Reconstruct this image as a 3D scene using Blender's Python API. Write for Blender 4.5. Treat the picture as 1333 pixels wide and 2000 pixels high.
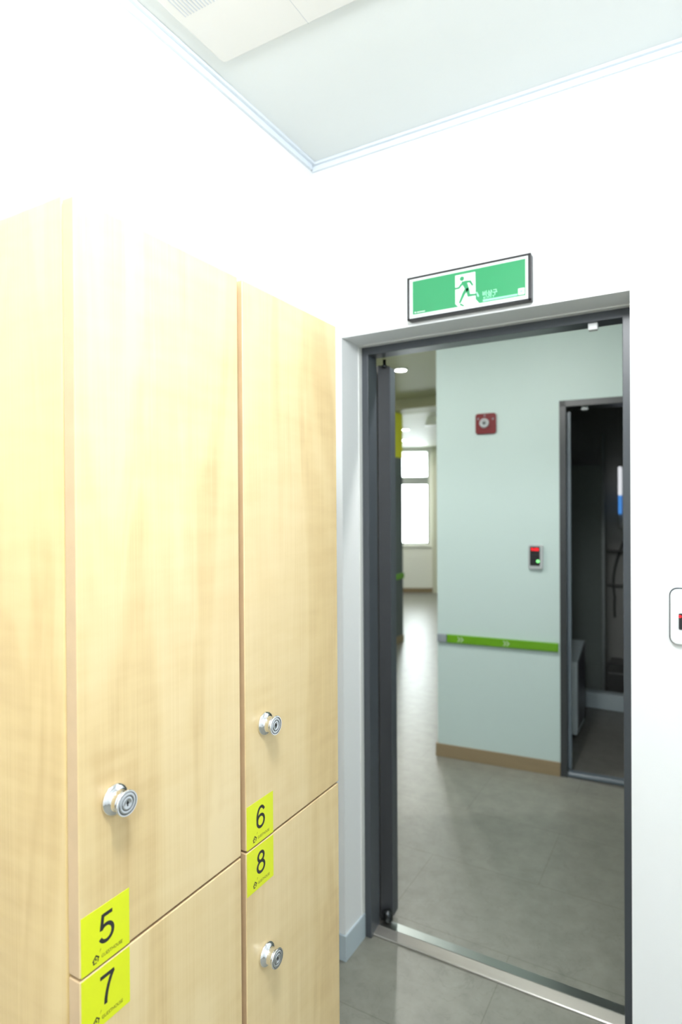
import bpy, bmesh, math, random
from mathutils import Vector, Matrix

for o in list(bpy.data.objects):
    bpy.data.objects.remove(o, do_unlink=True)
SC = bpy.context.scene
COL = SC.collection
random.seed(4)

# ------------------------------------------------------------------ camera
W_PX, H_PX = 1333.0, 2000.0
F_PX = 1201.29
YAW, PITCH, ROLL = math.radians(29.93), math.radians(-0.322), math.radians(-0.353)
CAM_Z = 1.52
fwd = Vector((-math.sin(YAW) * math.cos(PITCH), math.cos(YAW) * math.cos(PITCH), math.sin(PITCH)))
rt = Vector((math.cos(YAW), math.sin(YAW), 0))
up = rt.cross(fwd)
r2 = rt * math.cos(ROLL) + up * math.sin(ROLL)
u2 = -rt * math.sin(ROLL) + up * math.cos(ROLL)
cd = bpy.data.cameras.new('camera')
cam = bpy.data.objects.new('camera', cd)
COL.objects.link(cam)
m = Matrix((r2, u2, -fwd)).transposed().to_4x4()
m.translation = (0, 0, CAM_Z)
cam.matrix_world = m
cd.sensor_fit = 'VERTICAL'
cd.sensor_height = 36.0
cd.sensor_width = 24.0
cd.lens = F_PX / H_PX * 36.0
cd.clip_start = 0.02
cd.dof.use_dof = True
cd.dof.focus_distance = 1.12
cd.dof.aperture_fstop = 3.0
SC.camera = cam

# ------------------------------------------------------------------ exposure and world
SC.view_settings.view_transform = 'Standard'
SC.view_settings.look = 'None'
SC.view_settings.gamma = 1.0
SC.view_settings.use_curve_mapping = False
SC.view_settings.exposure = 0.0
world = bpy.data.worlds.new('world')
SC.world = world
world.use_nodes = True
bg = world.node_tree.nodes['Background']
bg.inputs['Color'].default_value = (0.93, 0.97, 1.0, 1)
bg.inputs['Strength'].default_value = 22.0

ROOM_FILL = 62.0     # base W of the added globe lamps in the locker room
HALL_FILL_W = 21.0      # W of the two added, unseen downlights just outside the door
HALL_LIGHT = 21.0      # W of each downlight


def area(name, loc, sx, sy, power, color, rot=(0, 0, 0), shape='RECTANGLE', spread=180):
    l = bpy.data.lights.new(name, 'AREA')
    l.shape = shape
    l.size = sx
    l.size_y = sy
    l.energy = power
    l.color = color
    l.spread = math.radians(spread)
    o = bpy.data.objects.new(name, l)
    o.location = loc
    o.rotation_euler = rot
    COL.objects.link(o)
    return o


FILL_GLOBES = [(-0.14, 0.27), (0.45, -0.85)]  # unseen lamps added so walls and lockers brighten towards the top
GLOBE_Z = 2.46
for (px_, py_), pw_ in zip(FILL_GLOBES, (1.45, 0.85)):
    l = bpy.data.lights.new('globe_bulb', 'POINT')
    l.energy = ROOM_FILL * pw_
    l.color = (0.97, 0.99, 1.0)
    l.shadow_soft_size = 0.13
    o = bpy.data.objects.new('globe_bulb', l)
    o.location = (px_, py_, GLOBE_Z)
    COL.objects.link(o)
HALL_FILL = [(-0.60, 2.25, 2.70), (-2.10, 2.30, 2.70)]  # out-of-view downlights added to brighten the hall and mint wall
for x, y, z in HALL_FILL:
    area('downlight_lamp', (x, y, z - 0.014), 0.085, 0.085, HALL_FILL_W, (1.0, 0.99, 0.95), shape='DISK')
DOWN = [(-2.163, 4.787, 2.70), (-3.495, 7.878, 2.62), (-4.05, 9.10, 2.62)]
for x, y, z in DOWN:
    area('downlight_lamp', (x, y, z - 0.012), 0.085, 0.085, HALL_LIGHT, (1.0, 0.98, 0.93), shape='DISK')


# ------------------------------------------------------------------ materials
def lin(c):
    return tuple((v / 255 / 12.92) if v / 255 <= 0.04045 else ((v / 255 + 0.055) / 1.055) ** 2.4 for v in c)


def mat(name, col, rough=0.5, metal=0.0, emit=None, estr=0.0, spec=0.5, coat=0.0, coat_r=0.1):
    m = bpy.data.materials.new(name)
    m.use_nodes = True
    b = m.node_tree.nodes['Principled BSDF']
    b.inputs['Base Color'].default_value = (*col, 1)
    b.inputs['Roughness'].default_value = rough
    b.inputs['Metallic'].default_value = metal
    b.inputs['Specular IOR Level'].default_value = spec
    b.inputs['Coat Weight'].default_value = coat
    b.inputs['Coat Roughness'].default_value = coat_r
    if emit:
        b.inputs['Emission Color'].default_value = (*emit, 1)
        b.inputs['Emission Strength'].default_value = estr
    return m


def N(m, t, **kw):
    n = m.node_tree.nodes.new(t)
    for k, v in kw.items():
        setattr(n, k, v)
    return n


def L(m, a, b):
    m.node_tree.links.new(a, b)


def mottled(m, col, amount=0.04, scale=3.0, bump=0.0, bscale=200.0):
    """faint uneven paint"""
    b = m.node_tree.nodes['Principled BSDF']
    tc = N(m, 'ShaderNodeTexCoord')
    nz = N(m, 'ShaderNodeTexNoise')
    nz.inputs['Scale'].default_value = scale
    nz.inputs['Detail'].default_value = 5
    L(m, tc.outputs['Object'], nz.inputs['Vector'])
    mx = N(m, 'ShaderNodeMix', data_type='RGBA')
    mx.inputs[6].default_value = (*[c * (1 - amount) for c in col], 1)
    mx.inputs[7].default_value = (*[min(1, c * (1 + amount)) for c in col], 1)
    L(m, nz.outputs['Fac'], mx.inputs[0])
    L(m, mx.outputs[2], b.inputs['Base Color'])
    if bump:
        n2 = N(m, 'ShaderNodeTexNoise')
        n2.inputs['Scale'].default_value = bscale
        L(m, tc.outputs['Object'], n2.inputs['Vector'])
        bp = N(m, 'ShaderNodeBump')
        bp.inputs['Strength'].default_value = bump
        bp.inputs['Distance'].default_value = 0.001
        L(m, n2.outputs['Fac'], bp.inputs['Height'])
        L(m, bp.outputs['Normal'], b.inputs['Normal'])
    return m


def paint(name, col, rough=0.6, amount=0.02, bump=0.15):
    return mottled(mat(name, col, rough), col, amount, 2.5, bump)


def maple(name, seed, tint=(1.0, 1.0, 1.0)):
    base = (0.80, 0.655, 0.40)
    m = mat(name, base, 0.33, coat=0.25, coat_r=0.12)
    b = m.node_tree.nodes['Principled BSDF']
    tc = N(m, 'ShaderNodeTexCoord')
    mp = N(m, 'ShaderNodeMapping')
    mp.inputs['Location'].default_value = (seed * 3.1, seed * 1.7, seed * 2.3)
    mp.inputs['Scale'].default_value = (7.0, 7.0, 0.9)
    L(m, tc.outputs['Object'], mp.inputs['Vector'])
    # broad cathedral figure, distorted
    n1 = N(m, 'ShaderNodeTexNoise')
    n1.inputs['Scale'].default_value = 1.0
    n1.inputs['Detail'].default_value = 3
    n1.inputs['Distortion'].default_value = 0.8
    L(m, mp.outputs['Vector'], n1.inputs['Vector'])
    # rings out of the figure
    mm = N(m, 'ShaderNodeMath', operation='MULTIPLY')
    mm.inputs[1].default_value = 34.0
    L(m, n1.outputs['Fac'], mm.inputs[0])
    sn = N(m, 'ShaderNodeMath', operation='SINE')
    L(m, mm.outputs[0], sn.inputs[0])
    # fine pores
    mp2 = N(m, 'ShaderNodeMapping')
    mp2.inputs['Scale'].default_value = (300.0, 300.0, 2.2)
    L(m, tc.outputs['Object'], mp2.inputs['Vector'])
    n2 = N(m, 'ShaderNodeTexNoise')
    n2.inputs['Scale'].default_value = 1.0
    n2.inputs['Detail'].default_value = 4
    L(m, mp2.outputs['Vector'], n2.inputs['Vector'])
    # cross flame ("curl") in patches
    mp3 = N(m, 'ShaderNodeMapping')
    mp3.inputs['Rotation'].default_value = (0.42, 0.25, 0)
    mp3.inputs['Scale'].default_value = (9.0, 9.0, 42.0)
    L(m, tc.outputs['Object'], mp3.inputs['Vector'])
    n3 = N(m, 'ShaderNodeTexNoise')
    n3.inputs['Scale'].default_value = 1.0
    n3.inputs['Detail'].default_value = 2
    L(m, mp3.outputs['Vector'], n3.inputs['Vector'])
    n4 = N(m, 'ShaderNodeTexNoise')
    n4.inputs['Scale'].default_value = 5.0
    n4.inputs['Detail'].default_value = 2
    L(m, tc.outputs['Object'], n4.inputs['Vector'])
    cm = N(m, 'ShaderNodeMath', operation='MULTIPLY')
    L(m, n3.outputs['Fac'], cm.inputs[0])
    L(m, n4.outputs['Fac'], cm.inputs[1])
    # sum
    a1 = N(m, 'ShaderNodeMath', operation='MULTIPLY_ADD')
    a1.inputs[1].default_value = 0.045
    L(m, sn.outputs[0], a1.inputs[0])
    a0 = N(m, 'ShaderNodeMath', operation='MULTIPLY')
    a0.inputs[1].default_value = 0.62
    L(m, n1.outputs['Fac'], a0.inputs[0])
    L(m, a0.outputs[0], a1.inputs[2])
    a2 = N(m, 'ShaderNodeMath', operation='MULTIPLY_ADD')
    a2.inputs[1].default_value = 0.20
    L(m, n2.outputs['Fac'], a2.inputs[0])
    L(m, a1.outputs[0], a2.inputs[2])
    a3 = N(m, 'ShaderNodeMath', operation='MULTIPLY_ADD')
    a3.inputs[1].default_value = 0.36
    L(m, cm.outputs[0], a3.inputs[0])
    L(m, a2.outputs[0], a3.inputs[2])
    cr = N(m, 'ShaderNodeValToRGB')
    e = cr.color_ramp.elements
    e[0].position = 0.36
    e[0].color = (0.77, 0.62, 0.355, 1)
    e[1].position = 0.80
    e[1].color = (0.53, 0.365, 0.17, 1)
    mid = e.new(0.56)
    mid.color = (0.69, 0.53, 0.275, 1)
    for el in e:
        el.color = (el.color[0] * tint[0], el.color[1] * tint[1], el.color[2] * tint[2], 1)
    L(m, a3.outputs[0], cr.inputs['Fac'])
    L(m, cr.outputs['Color'], b.inputs['Base Color'])
    bp = N(m, 'ShaderNodeBump')
    bp.inputs['Strength'].default_value = 0.06
    bp.inputs['Distance'].default_value = 0.001
    L(m, n2.outputs['Fac'], bp.inputs['Height'])
    L(m, bp.outputs['Normal'], b.inputs['Normal'])
    return m


def vinyl(name, col, rough=0.3, tile=0.45, angle=0.0, ox=0.0, oy=0.0):
    m = mat(name, col, rough)
    b = m.node_tree.nodes['Principled BSDF']
    tc = N(m, 'ShaderNodeTexCoord')
    mp = N(m, 'ShaderNodeMapping')
    mp.inputs['Rotation'].default_value = (0, 0, angle)
    mp.inputs['Location'].default_value = (ox, oy, 0)
    L(m, tc.outputs['Object'], mp.inputs['Vector'])
    n1 = N(m, 'ShaderNodeTexNoise')
    n1.inputs['Scale'].default_value = 13.0
    n1.inputs['Detail'].default_value = 9
    n1.inputs['Roughness'].default_value = 0.65
    L(m, mp.outputs['Vector'], n1.inputs['Vector'])
    # hair-fine veins
    n2 = N(m, 'ShaderNodeTexNoise')
    n2.inputs['Scale'].default_value = 9.0
    n2.inputs['Detail'].default_value = 6
    n2.inputs['Distortion'].default_value = 1.4
    L(m, mp.outputs['Vector'], n2.inputs['Vector'])
    s1 = N(m, 'ShaderNodeMath', operation='SUBTRACT')
    s1.inputs[1].default_value = 0.5
    L(m, n2.outputs['Fac'], s1.inputs[0])
    ab = N(m, 'ShaderNodeMath', operation='ABSOLUTE')
    L(m, s1.outputs[0], ab.inputs[0])
    vr = N(m, 'ShaderNodeMapRange')
    vr.inputs['From Min'].default_value = 0.0
    vr.inputs['From Max'].default_value = 0.012
    vr.inputs['To Min'].default_value = 0.86
    vr.inputs['To Max'].default_value = 1.0
    L(m, ab.outputs[0], vr.inputs['Value'])
    # tile seams
    bk = N(m, 'ShaderNodeTexBrick')
    bk.offset = 0.5
    bk.inputs['Scale'].default_value = 1.0
    bk.inputs['Brick Width'].default_value = tile * 2
    bk.inputs['Row Height'].default_value = tile
    bk.inputs['Mortar Size'].default_value = 0.0012
    bk.inputs['Mortar Smooth'].default_value = 0.3
    bk.inputs['Color1'].default_value = (1, 1, 1, 1)
    bk.inputs['Color2'].default_value = (0.95, 0.95, 0.95, 1)
    bk.inputs['Mortar'].default_value = (0.62, 0.60, 0.57, 1)
    L(m, mp.outputs['Vector'], bk.inputs['Vector'])
    mx = N(m, 'ShaderNodeMix', data_type='RGBA')
    mx.inputs[6].default_value = (*[c * 0.66 for c in col], 1)
    mx.inputs[7].default_value = (*[c * 1.36 for c in col], 1)
    L(m, n1.outputs['Fac'], mx.inputs[0])
    m2 = N(m, 'ShaderNodeMix', data_type='RGBA', blend_type='MULTIPLY')
    m2.inputs[0].default_value = 1.0
    L(m, mx.outputs[2], m2.inputs[6])
    L(m, bk.outputs['Color'], m2.inputs[7])
    m3 = N(m, 'ShaderNodeMix', data_type='RGBA', blend_type='MULTIPLY')
    m3.inputs[0].default_value = 1.0
    L(m, m2.outputs[2], m3.inputs[6])
    L(m, vr.outputs['Result'], m3.inputs[7])
    L(m, m3.outputs[2], b.inputs['Base Color'])
    bp = N(m, 'ShaderNodeBump')
    bp.inputs['Strength'].default_value = 0.10
    bp.inputs['Distance'].default_value = 0.002
    L(m, n1.outputs['Fac'], bp.inputs['Height'])
    L(m, bp.outputs['Normal'], b.inputs['Normal'])
    return m


def brushed(name, col, rough, axis_scale):
    m = mat(name, col, rough, metal=1.0)
    b = m.node_tree.nodes['Principled BSDF']
    tc = N(m, 'ShaderNodeTexCoord')
    mp = N(m, 'ShaderNodeMapping')
    mp.inputs['Scale'].default_value = axis_scale
    L(m, tc.outputs['Object'], mp.inputs['Vector'])
    nz = N(m, 'ShaderNodeTexNoise')
    nz.inputs['Scale'].default_value = 1.0
    nz.inputs['Detail'].default_value = 4
    L(m, mp.outputs['Vector'], nz.inputs['Vector'])
    mr = N(m, 'ShaderNodeMapRange')
    mr.inputs['To Min'].default_value = rough * 0.75
    mr.inputs['To Max'].default_value = rough * 1.3
    L(m, nz.outputs['Fac'], mr.inputs['Value'])
    L(m, mr.outputs['Result'], b.inputs['Roughness'])
    return m


def oak(name, col):
    m = mat(name, col, 0.5)
    b = m.node_tree.nodes['Principled BSDF']
    tc = N(m, 'ShaderNodeTexCoord')
    mp = N(m, 'ShaderNodeMapping')
    mp.inputs['Scale'].default_value = (2, 2, 60)
    L(m, tc.outputs['Object'], mp.inputs['Vector'])
    nz = N(m, 'ShaderNodeTexNoise')
    nz.inputs['Detail'].default_value = 4
    nz.inputs['Scale'].default_value = 1.5
    L(m, mp.outputs['Vector'], nz.inputs['Vector'])
    mx = N(m, 'ShaderNodeMix', data_type='RGBA')
    mx.inputs[6].default_value = (*[c * 0.8 for c in col], 1)
    mx.inputs[7].default_value = (*[c * 1.2 for c in col], 1)
    L(m, nz.outputs['Fac'], mx.inputs[0])
    L(m, mx.outputs[2], b.inputs['Base Color'])
    return m


M = {}
M['wall'] = paint('white_wall_paint', (0.85, 0.875, 0.885), 0.55)
M['ceil'] = paint('white_ceiling_paint', (0.76, 0.80, 0.80), 0.7)
M['cornice'] = paint('pale_blue_white_moulding', (0.72, 0.785, 0.85), 0.4)
M['skirt'] = paint('pale_blue_skirting', (0.50, 0.59, 0.65), 0.35)
M['floor'] = vinyl('grey_vinyl_tile', (0.235, 0.238, 0.205), 0.36, 0.45, 0.0, 0.1, 0.17)
M['mint'] = paint('mint_wall_paint', (0.51, 0.635, 0.615), 0.5)
M['hallceil'] = paint('cream_ceiling_paint', (0.40, 0.40, 0.245), 0.6)  # white ceiling; dim warm light and mint bounce put into the colour
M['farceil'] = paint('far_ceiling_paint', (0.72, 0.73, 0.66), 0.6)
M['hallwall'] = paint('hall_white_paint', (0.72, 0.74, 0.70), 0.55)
M['farwall'] = paint('far_wall_paint', (0.86, 0.88, 0.80), 0.5)
M['yellow'] = paint('yellow_paint', (0.80, 0.77, 0.02), 0.5)
M['pillar'] = paint('charcoal_paint', (0.09, 0.105, 0.105), 0.45)
M['oak'] = oak('oak_skirting', (0.26, 0.20, 0.115))
M['frame'] = mottled(mat('dark_grey_steel_paint', (0.064, 0.074, 0.087), 0.34), (0.064, 0.074, 0.087), 0.05, 8, 0.1)
M['leaf'] = mottled(mat('dark_door_paint', (0.028, 0.031, 0.036), 0.38), (0.028, 0.031, 0.036), 0.05, 8, 0.1)
M['frame2'] = mottled(mat('blue_grey_steel_paint', (0.17, 0.21, 0.25), 0.30), (0.13, 0.165, 0.195), 0.05, 8)
M['frame_dark'] = mottled(mat('charcoal_steel_paint', (0.034, 0.039, 0.043), 0.32), (0.034, 0.039, 0.043), 0.05, 8)
M['strip'] = mat('grey_door_edge_paint', (0.060, 0.070, 0.082), 0.35)
M['caulk'] = mat('white_caulk', (0.80, 0.82, 0.80), 0.4)
M['steel'] = brushed('brushed_steel', (0.52, 0.51, 0.485), 0.36, (3, 250, 250))
M['steel2'] = brushed('brushed_steel_inner', (0.40, 0.42, 0.40), 0.34, (3, 250, 250))  # darker tone stands in for the dark hall mirrored in the steel
M['chrome'] = mat('chrome', (0.86, 0.87, 0.90), 0.06, metal=1.0)
M['chrome_face'] = mat('satin_chrome', (0.74, 0.77, 0.82), 0.20, metal=1.0)
M['dark_metal'] = mat('dark_metal', (0.06, 0.066, 0.07), 0.25, metal=0.9)
M['black'] = mat('black_plastic', (0.012, 0.012, 0.014), 0.3)
M['groove'] = mat('groove_shadowless_black', (0.05, 0.06, 0.075), 0.4, metal=0.5)
M['sticker'] = mottled(mat('lime_sticker_vinyl', (0.69, 0.76, 0.014), 0.35), (0.69, 0.76, 0.014), 0.02, 30)
M['ink'] = mat('black_ink', (0.018, 0.018, 0.022), 0.45)
M['sign_green'] = mat('sign_green', (0.026, 0.30, 0.115), 0.3)
M['sign_white'] = mat('sign_white', (0.82, 0.86, 0.88), 0.3)
M['sign_pale'] = mat('sign_pale_green', (0.35, 0.80, 0.55), 0.3)
M['sign_frame'] = mat('sign_black_frame', (0.012, 0.012, 0.014), 0.35)
M['red'] = mottled(mat('dark_red_plastic', (0.16, 0.014, 0.017), 0.28), (0.16, 0.014, 0.017), 0.1, 40)
M['grey_plastic'] = mat('grey_plastic', (0.42, 0.46, 0.47), 0.3)
M['white_plastic'] = mat('white_plastic', (0.78, 0.81, 0.82), 0.25)
M['led_red'] = mat('red_display_digits', (0.3, 0, 0), 0.4, emit=(1.0, 0.01, 0.02), estr=1.6)
M['led_green'] = mat('green_indicator', (0.1, 0.5, 0.1), 0.4, emit=(0.25, 1.0, 0.30), estr=1.6)
M['rail_green'] = mottled(mat('green_bumper', (0.12, 0.33, 0.008), 0.4), (0.12, 0.33, 0.008), 0.05, 20)
M['rail_grey'] = mat('grey_bumper_cap', (0.26, 0.30, 0.33), 0.4)
M['arrow'] = mat('pale_arrow_print', (0.52, 0.64, 0.48), 0.4)
M['ac'] = paint('air_conditioner_plastic', (0.72, 0.725, 0.70), 0.4, 0.02, 0.0)
M['slot'] = mat('grille_slot', (0.52, 0.56, 0.60), 0.5)
M['diffuser'] = mat('lamp_diffuser', (0.9, 0.9, 0.9), 0.4, emit=(1, 0.99, 0.97), estr=4.0)
op = bpy.data.materials.new('opal_glass')  # glowing shell of the added globe lamps
op.use_nodes = True
nt = op.node_tree
for n in list(nt.nodes):
    nt.nodes.remove(n)
out = nt.nodes.new('ShaderNodeOutputMaterial')
tr = nt.nodes.new('ShaderNodeBsdfTransparent')
em = nt.nodes.new('ShaderNodeEmission')
em.inputs['Strength'].default_value = 12.0
ms = nt.nodes.new('ShaderNodeMixShader')
ms.inputs[0].default_value = 0.3
nt.links.new(tr.outputs[0], ms.inputs[1])
nt.links.new(em.outputs[0], ms.inputs[2])
nt.links.new(ms.outputs[0], out.inputs['Surface'])
M['opal'] = op
M['glow'] = mat('downlight_glow', (0.9, 0.9, 0.9), 0.4, emit=(1, 0.98, 0.92), estr=30.0)
M['bathtile'] = None
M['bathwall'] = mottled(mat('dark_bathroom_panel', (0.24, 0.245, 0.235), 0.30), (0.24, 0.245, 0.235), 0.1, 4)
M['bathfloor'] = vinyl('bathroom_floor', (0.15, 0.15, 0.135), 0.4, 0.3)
M['curb'] = mat('white_curb', (0.42, 0.50, 0.54), 0.35)
M['glassdark'] = mat('smoked_screen', (0.22, 0.25, 0.24), 0.18)
M['hose'] = mat('dark_hose', (0.05, 0.052, 0.052), 0.35)
M['lit_white'] = mat('lit_panel_white', (0.8, 0.8, 0.8), 0.3, emit=(0.88, 0.9, 0.95), estr=0.85)
M['lit_blue'] = mat('lit_panel_blue', (0.1, 0.3, 0.8), 0.3, emit=(0.07, 0.30, 0.80), estr=0.8)
M['binwhite'] = mat('bin_plastic', (0.62, 0.70, 0.75), 0.35)
M['bindark'] = mat('bin_lid_plastic', (0.08, 0.085, 0.11), 0.4)  # dark tone for the sheet on the bin's side
M['brass'] = mat('yellow_rubber', (0.30, 0.27, 0.05), 0.5)
M['winframe'] = mat('window_frame_paint', (0.30, 0.33, 0.30), 0.4)
M['curtain'] = mat('cream_column_paint', (0.66, 0.68, 0.54), 0.6)

gl = bpy.data.materials.new('window_glass')
gl.use_nodes = True
nt = gl.node_tree
for n in list(nt.nodes):
    nt.nodes.remove(n)
out = nt.nodes.new('ShaderNodeOutputMaterial')
tr = nt.nodes.new('ShaderNodeBsdfTransparent')
tr.inputs['Color'].default_value = (0.95, 0.98, 0.97, 1)
gs = nt.nodes.new('ShaderNodeBsdfGlossy')
gs.inputs['Roughness'].default_value = 0.02
ms = nt.nodes.new('ShaderNodeMixShader')
ms.inputs[0].default_value = 0.06
nt.links.new(tr.outputs[0], ms.inputs[1])
nt.links.new(gs.outputs[0], ms.inputs[2])
nt.links.new(ms.outputs[0], out.inputs['Surface'])
M['glass'] = gl


# ------------------------------------------------------------------ mesh helpers
WORLD_LOC = {}


class MB:
    def __init__(self):
        self.bm = bmesh.new()
        self.mats = []

    def mi(self, key):
        if key not in self.mats:
            self.mats.append(key)
        return self.mats.index(key)

    def add(self, b, key, smooth=False):
        i = self.mi(key)
        me = bpy.data.meshes.new('tmp')
        for f in b.faces:
            f.material_index = i
            f.smooth = smooth
        b.to_mesh(me)
        b.free()
        self.bm.from_mesh(me)
        bpy.data.meshes.remove(me)

    def box(self, x0, x1, y0, y1, z0, z1, key, bevel=0.0, seg=2, mtx=None, sides=None):
        b = bmesh.new()
        bmesh.ops.create_cube(b, size=1.0)
        for v in b.verts:
            v.co = Vector(((x0 + x1) / 2 + v.co.x * (x1 - x0), (y0 + y1) / 2 + v.co.y * (y1 - y0),
                           (z0 + z1) / 2 + v.co.z * (z1 - z0)))
        if bevel:
            bmesh.ops.bevel(b, geom=b.edges[:], offset=bevel, segments=seg, affect='EDGES', profile=0.5)
        if mtx:
            b.transform(mtx)
        self.add(b, key)

    def prism(self, pts, d0, d1, key, axis='Y', mtx=None, bevel=0.0):
        """2D outline extruded along an axis; pts are (a,b): axis Y -> (x,z), Z -> (x,y), X -> (y,z)"""
        b = bmesh.new()

        def P(a, c, d):
            return {'Y': (a, d, c), 'Z': (a, c, d), 'X': (d, a, c)}[axis]
        lo = [b.verts.new(P(a, c, d0)) for a, c in pts]
        hi = [b.verts.new(P(a, c, d1)) for a, c in pts]
        n = len(pts)
        b.faces.new(lo)
        b.faces.new(hi[::-1])
        for i in range(n):
            b.faces.new([lo[i], hi[i], hi[(i + 1) % n], lo[(i + 1) % n]])
        bmesh.ops.recalc_face_normals(b, faces=b.faces[:])
        if bevel:
            bmesh.ops.bevel(b, geom=b.edges[:], offset=bevel, segments=2, affect='EDGES', profile=0.5)
        if mtx:
            b.transform(mtx)
        self.add(b, key)

    def lathe(self, prof, key, mtx=None, seg=48, smooth=True):
        """profile of (r, h) around local Z"""
        b = bmesh.new()
        rings = []
        for r, h in prof:
            if r < 1e-6:
                rings.append([b.verts.new((0, 0, h))])
            else:
                rings.append([b.verts.new((r * math.cos(2 * math.pi * k / seg), r * math.sin(2 * math.pi * k / seg), h))
                              for k in range(seg)])
        for a, c in zip(rings, rings[1:]):
            for k in range(seg):
                k2 = (k + 1) % seg
                if len(a) == 1 and len(c) == 1:
                    continue
                if len(a) == 1:
                    b.faces.new([a[0], c[k], c[k2]])
                elif len(c) == 1:
                    b.faces.new([a[k], c[0], a[k2]])
                else:
                    b.faces.new([a[k], c[k], c[k2], a[k2]])
        bmesh.ops.recalc_face_normals(b, faces=b.faces[:])
        if mtx:
            b.transform(mtx)
        self.add(b, key, smooth)

    def tube(self, pts, r, key, seg=12, mtx=None):
        b = bmesh.new()
        pts = [Vector(p) for p in pts]
        rings = []
        for i, p in enumerate(pts):
            t = (pts[min(i + 1, len(pts) - 1)] - pts[max(i - 1, 0)]).normalized()
            a = Vector((0, 0, 1)) if abs(t.z) < 0.9 else Vector((1, 0, 0))
            u = t.cross(a).normalized()
            v = t.cross(u)
            rings.append([b.verts.new(p + (u * math.cos(2 * math.pi * k / seg) + v * math.sin(2 * math.pi * k / seg)) * r)
                          for k in range(seg)])
        for a, c in zip(rings, rings[1:]):
            for k in range(seg):
                b.faces.new([a[k], a[(k + 1) % seg], c[(k + 1) % seg], c[k]])
        b.faces.new(rings[0])
        b.faces.new(rings[-1][::-1])
        bmesh.ops.recalc_face_normals(b, faces=b.faces[:])
        if mtx:
            b.transform(mtx)
        self.add(b, key, True)

    def text(self, s, height, key, mtx, width=None, bold=0.0, depth=0.0002):
        """letters whose capital height and total width are given; local frame x right, y up"""
        cu = bpy.data.curves.new('tmp_text', 'FONT')
        cu.body = s
        cu.size = 1.0
        cu.extrude = 0.0
        cu.offset = bold
        cu.resolution_u = 6
        o = bpy.data.objects.new('tmp_text', cu)
        COL.objects.link(o)
        dg = bpy.context.evaluated_depsgraph_get()
        dg.update()
        me = bpy.data.meshes.new_from_object(o.evaluated_get(dg))
        b = bmesh.new()
        b.from_mesh(me)
        bpy.data.objects.remove(o)
        bpy.data.curves.remove(cu)
        bpy.data.meshes.remove(me)
        if not b.verts:
            b.free()
            return
        x0 = min(v.co.x for v in b.verts)
        x1 = max(v.co.x for v in b.verts)
        y0 = min(v.co.y for v in b.verts)
        y1 = max(v.co.y for v in b.verts)
        sy = height / (y1 - y0)
        sx = sy if width is None else width / (x1 - x0)
        for v in b.verts:
            v.co = Vector(((v.co.x - (x0 + x1) / 2) * sx, (v.co.y - (y0 + y1) / 2) * sy, depth))
        bmesh.ops.recalc_face_normals(b, faces=b.faces[:])
        b.transform(mtx)
        self.add(b, key)

    def build(self, name, parent=None, origin=None, modifiers=None):
        me = bpy.data.meshes.new(name)
        pl = WORLD_LOC.get(parent.name, Vector((0, 0, 0))) if parent else Vector((0, 0, 0))
        if parent is None:
            if origin is None:
                vs = [v.co for v in self.bm.verts]
                origin = Vector(((min(v.x for v in vs) + max(v.x for v in vs)) / 2,
                                 (min(v.y for v in vs) + max(v.y for v in vs)) / 2, min(v.z for v in vs)))
            org = Vector(origin)
        else:
            org = Vector(origin) if origin is not None else pl
        for v in self.bm.verts:
            v.co -= org
        self.bm.to_mesh(me)
        self.bm.free()
        for k in self.mats:
            me.materials.append(M[k])
        o = bpy.data.objects.new(name, me)
        COL.objects.link(o)
        o.location = org - pl
        if parent:
            o.parent = parent
        WORLD_LOC[o.name] = org
        return o


def empty(name, loc):
    o = bpy.data.objects.new(name, None)
    o.empty_display_size = 0.1
    COL.objects.link(o)
    o.location = loc
    WORLD_LOC[o.name] = Vector(loc)
    return o


def tag(o, label, cat, group=None):
    o['label'] = label
    o['category'] = cat
    if group:
        o['group'] = group
    return o


def struct(o):
    o['kind'] = 'structure'
    return o


def box_struct(name, boxes, key):
    b = MB()
    for q in boxes:
        b.box(*q, key)
    return struct(b.build(name))


# ------------------------------------------------------------------ dimensions
XL = -1.131          # face of the left wall
YF = 1.788           # face of the door wall
CZ = 2.694           # ceiling of the locker room
OX0, OX1, OZ = -1.023, -0.147, 2.090      # opening in the door wall
YH = 2.04            # hall face of the door wall
XR, YB = 2.0, -1.9   # right and back walls

# ------------------------------------------------------------------ structure: locker room
b = MB()
b.box(-7.5, 2.4, -2.2, 3.62, -0.05, 0.0, 'floor')
b.box(-7.5, -1.385, 3.62, 12.5, -0.05, 0.0, 'floor')
struct(b.build('floor', origin=(0, 0, 0)))
box_struct('ceiling', [(XL - 0.9, XR + 0.1, YB - 0.1, YF + 0.02, CZ, CZ + 0.06)], 'ceil')
box_struct('wall_left', [(XL - 0.09, XL, YB, YF, 0, CZ)], 'wall')
box_struct('wall_right', [(XR, XR + 0.1, YB, YF, 0, CZ)], 'wall')
box_struct('wall_back', [(XL - 0.1, XR + 0.1, YB - 0.1, YB, 0, CZ)], 'wall')
b = MB()
b.box(-2.9, OX0, YF, 1.992, 0, CZ + 0.06, 'wall')
b.box(-2.9, -1.034, 1.992, YH, 0, CZ + 0.06, 'wall')
b.box(OX1, XR + 0.4, YF, YH, 0, CZ + 0.06, 'wall')
b.box(OX0, OX1, YF, 1.992, OZ, CZ + 0.06, 'wall')
b.box(-1.034, OX1, 1.992, YH, OZ + 0.004, CZ + 0.06, 'wall')
struct(b.build('wall_front'))


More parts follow.
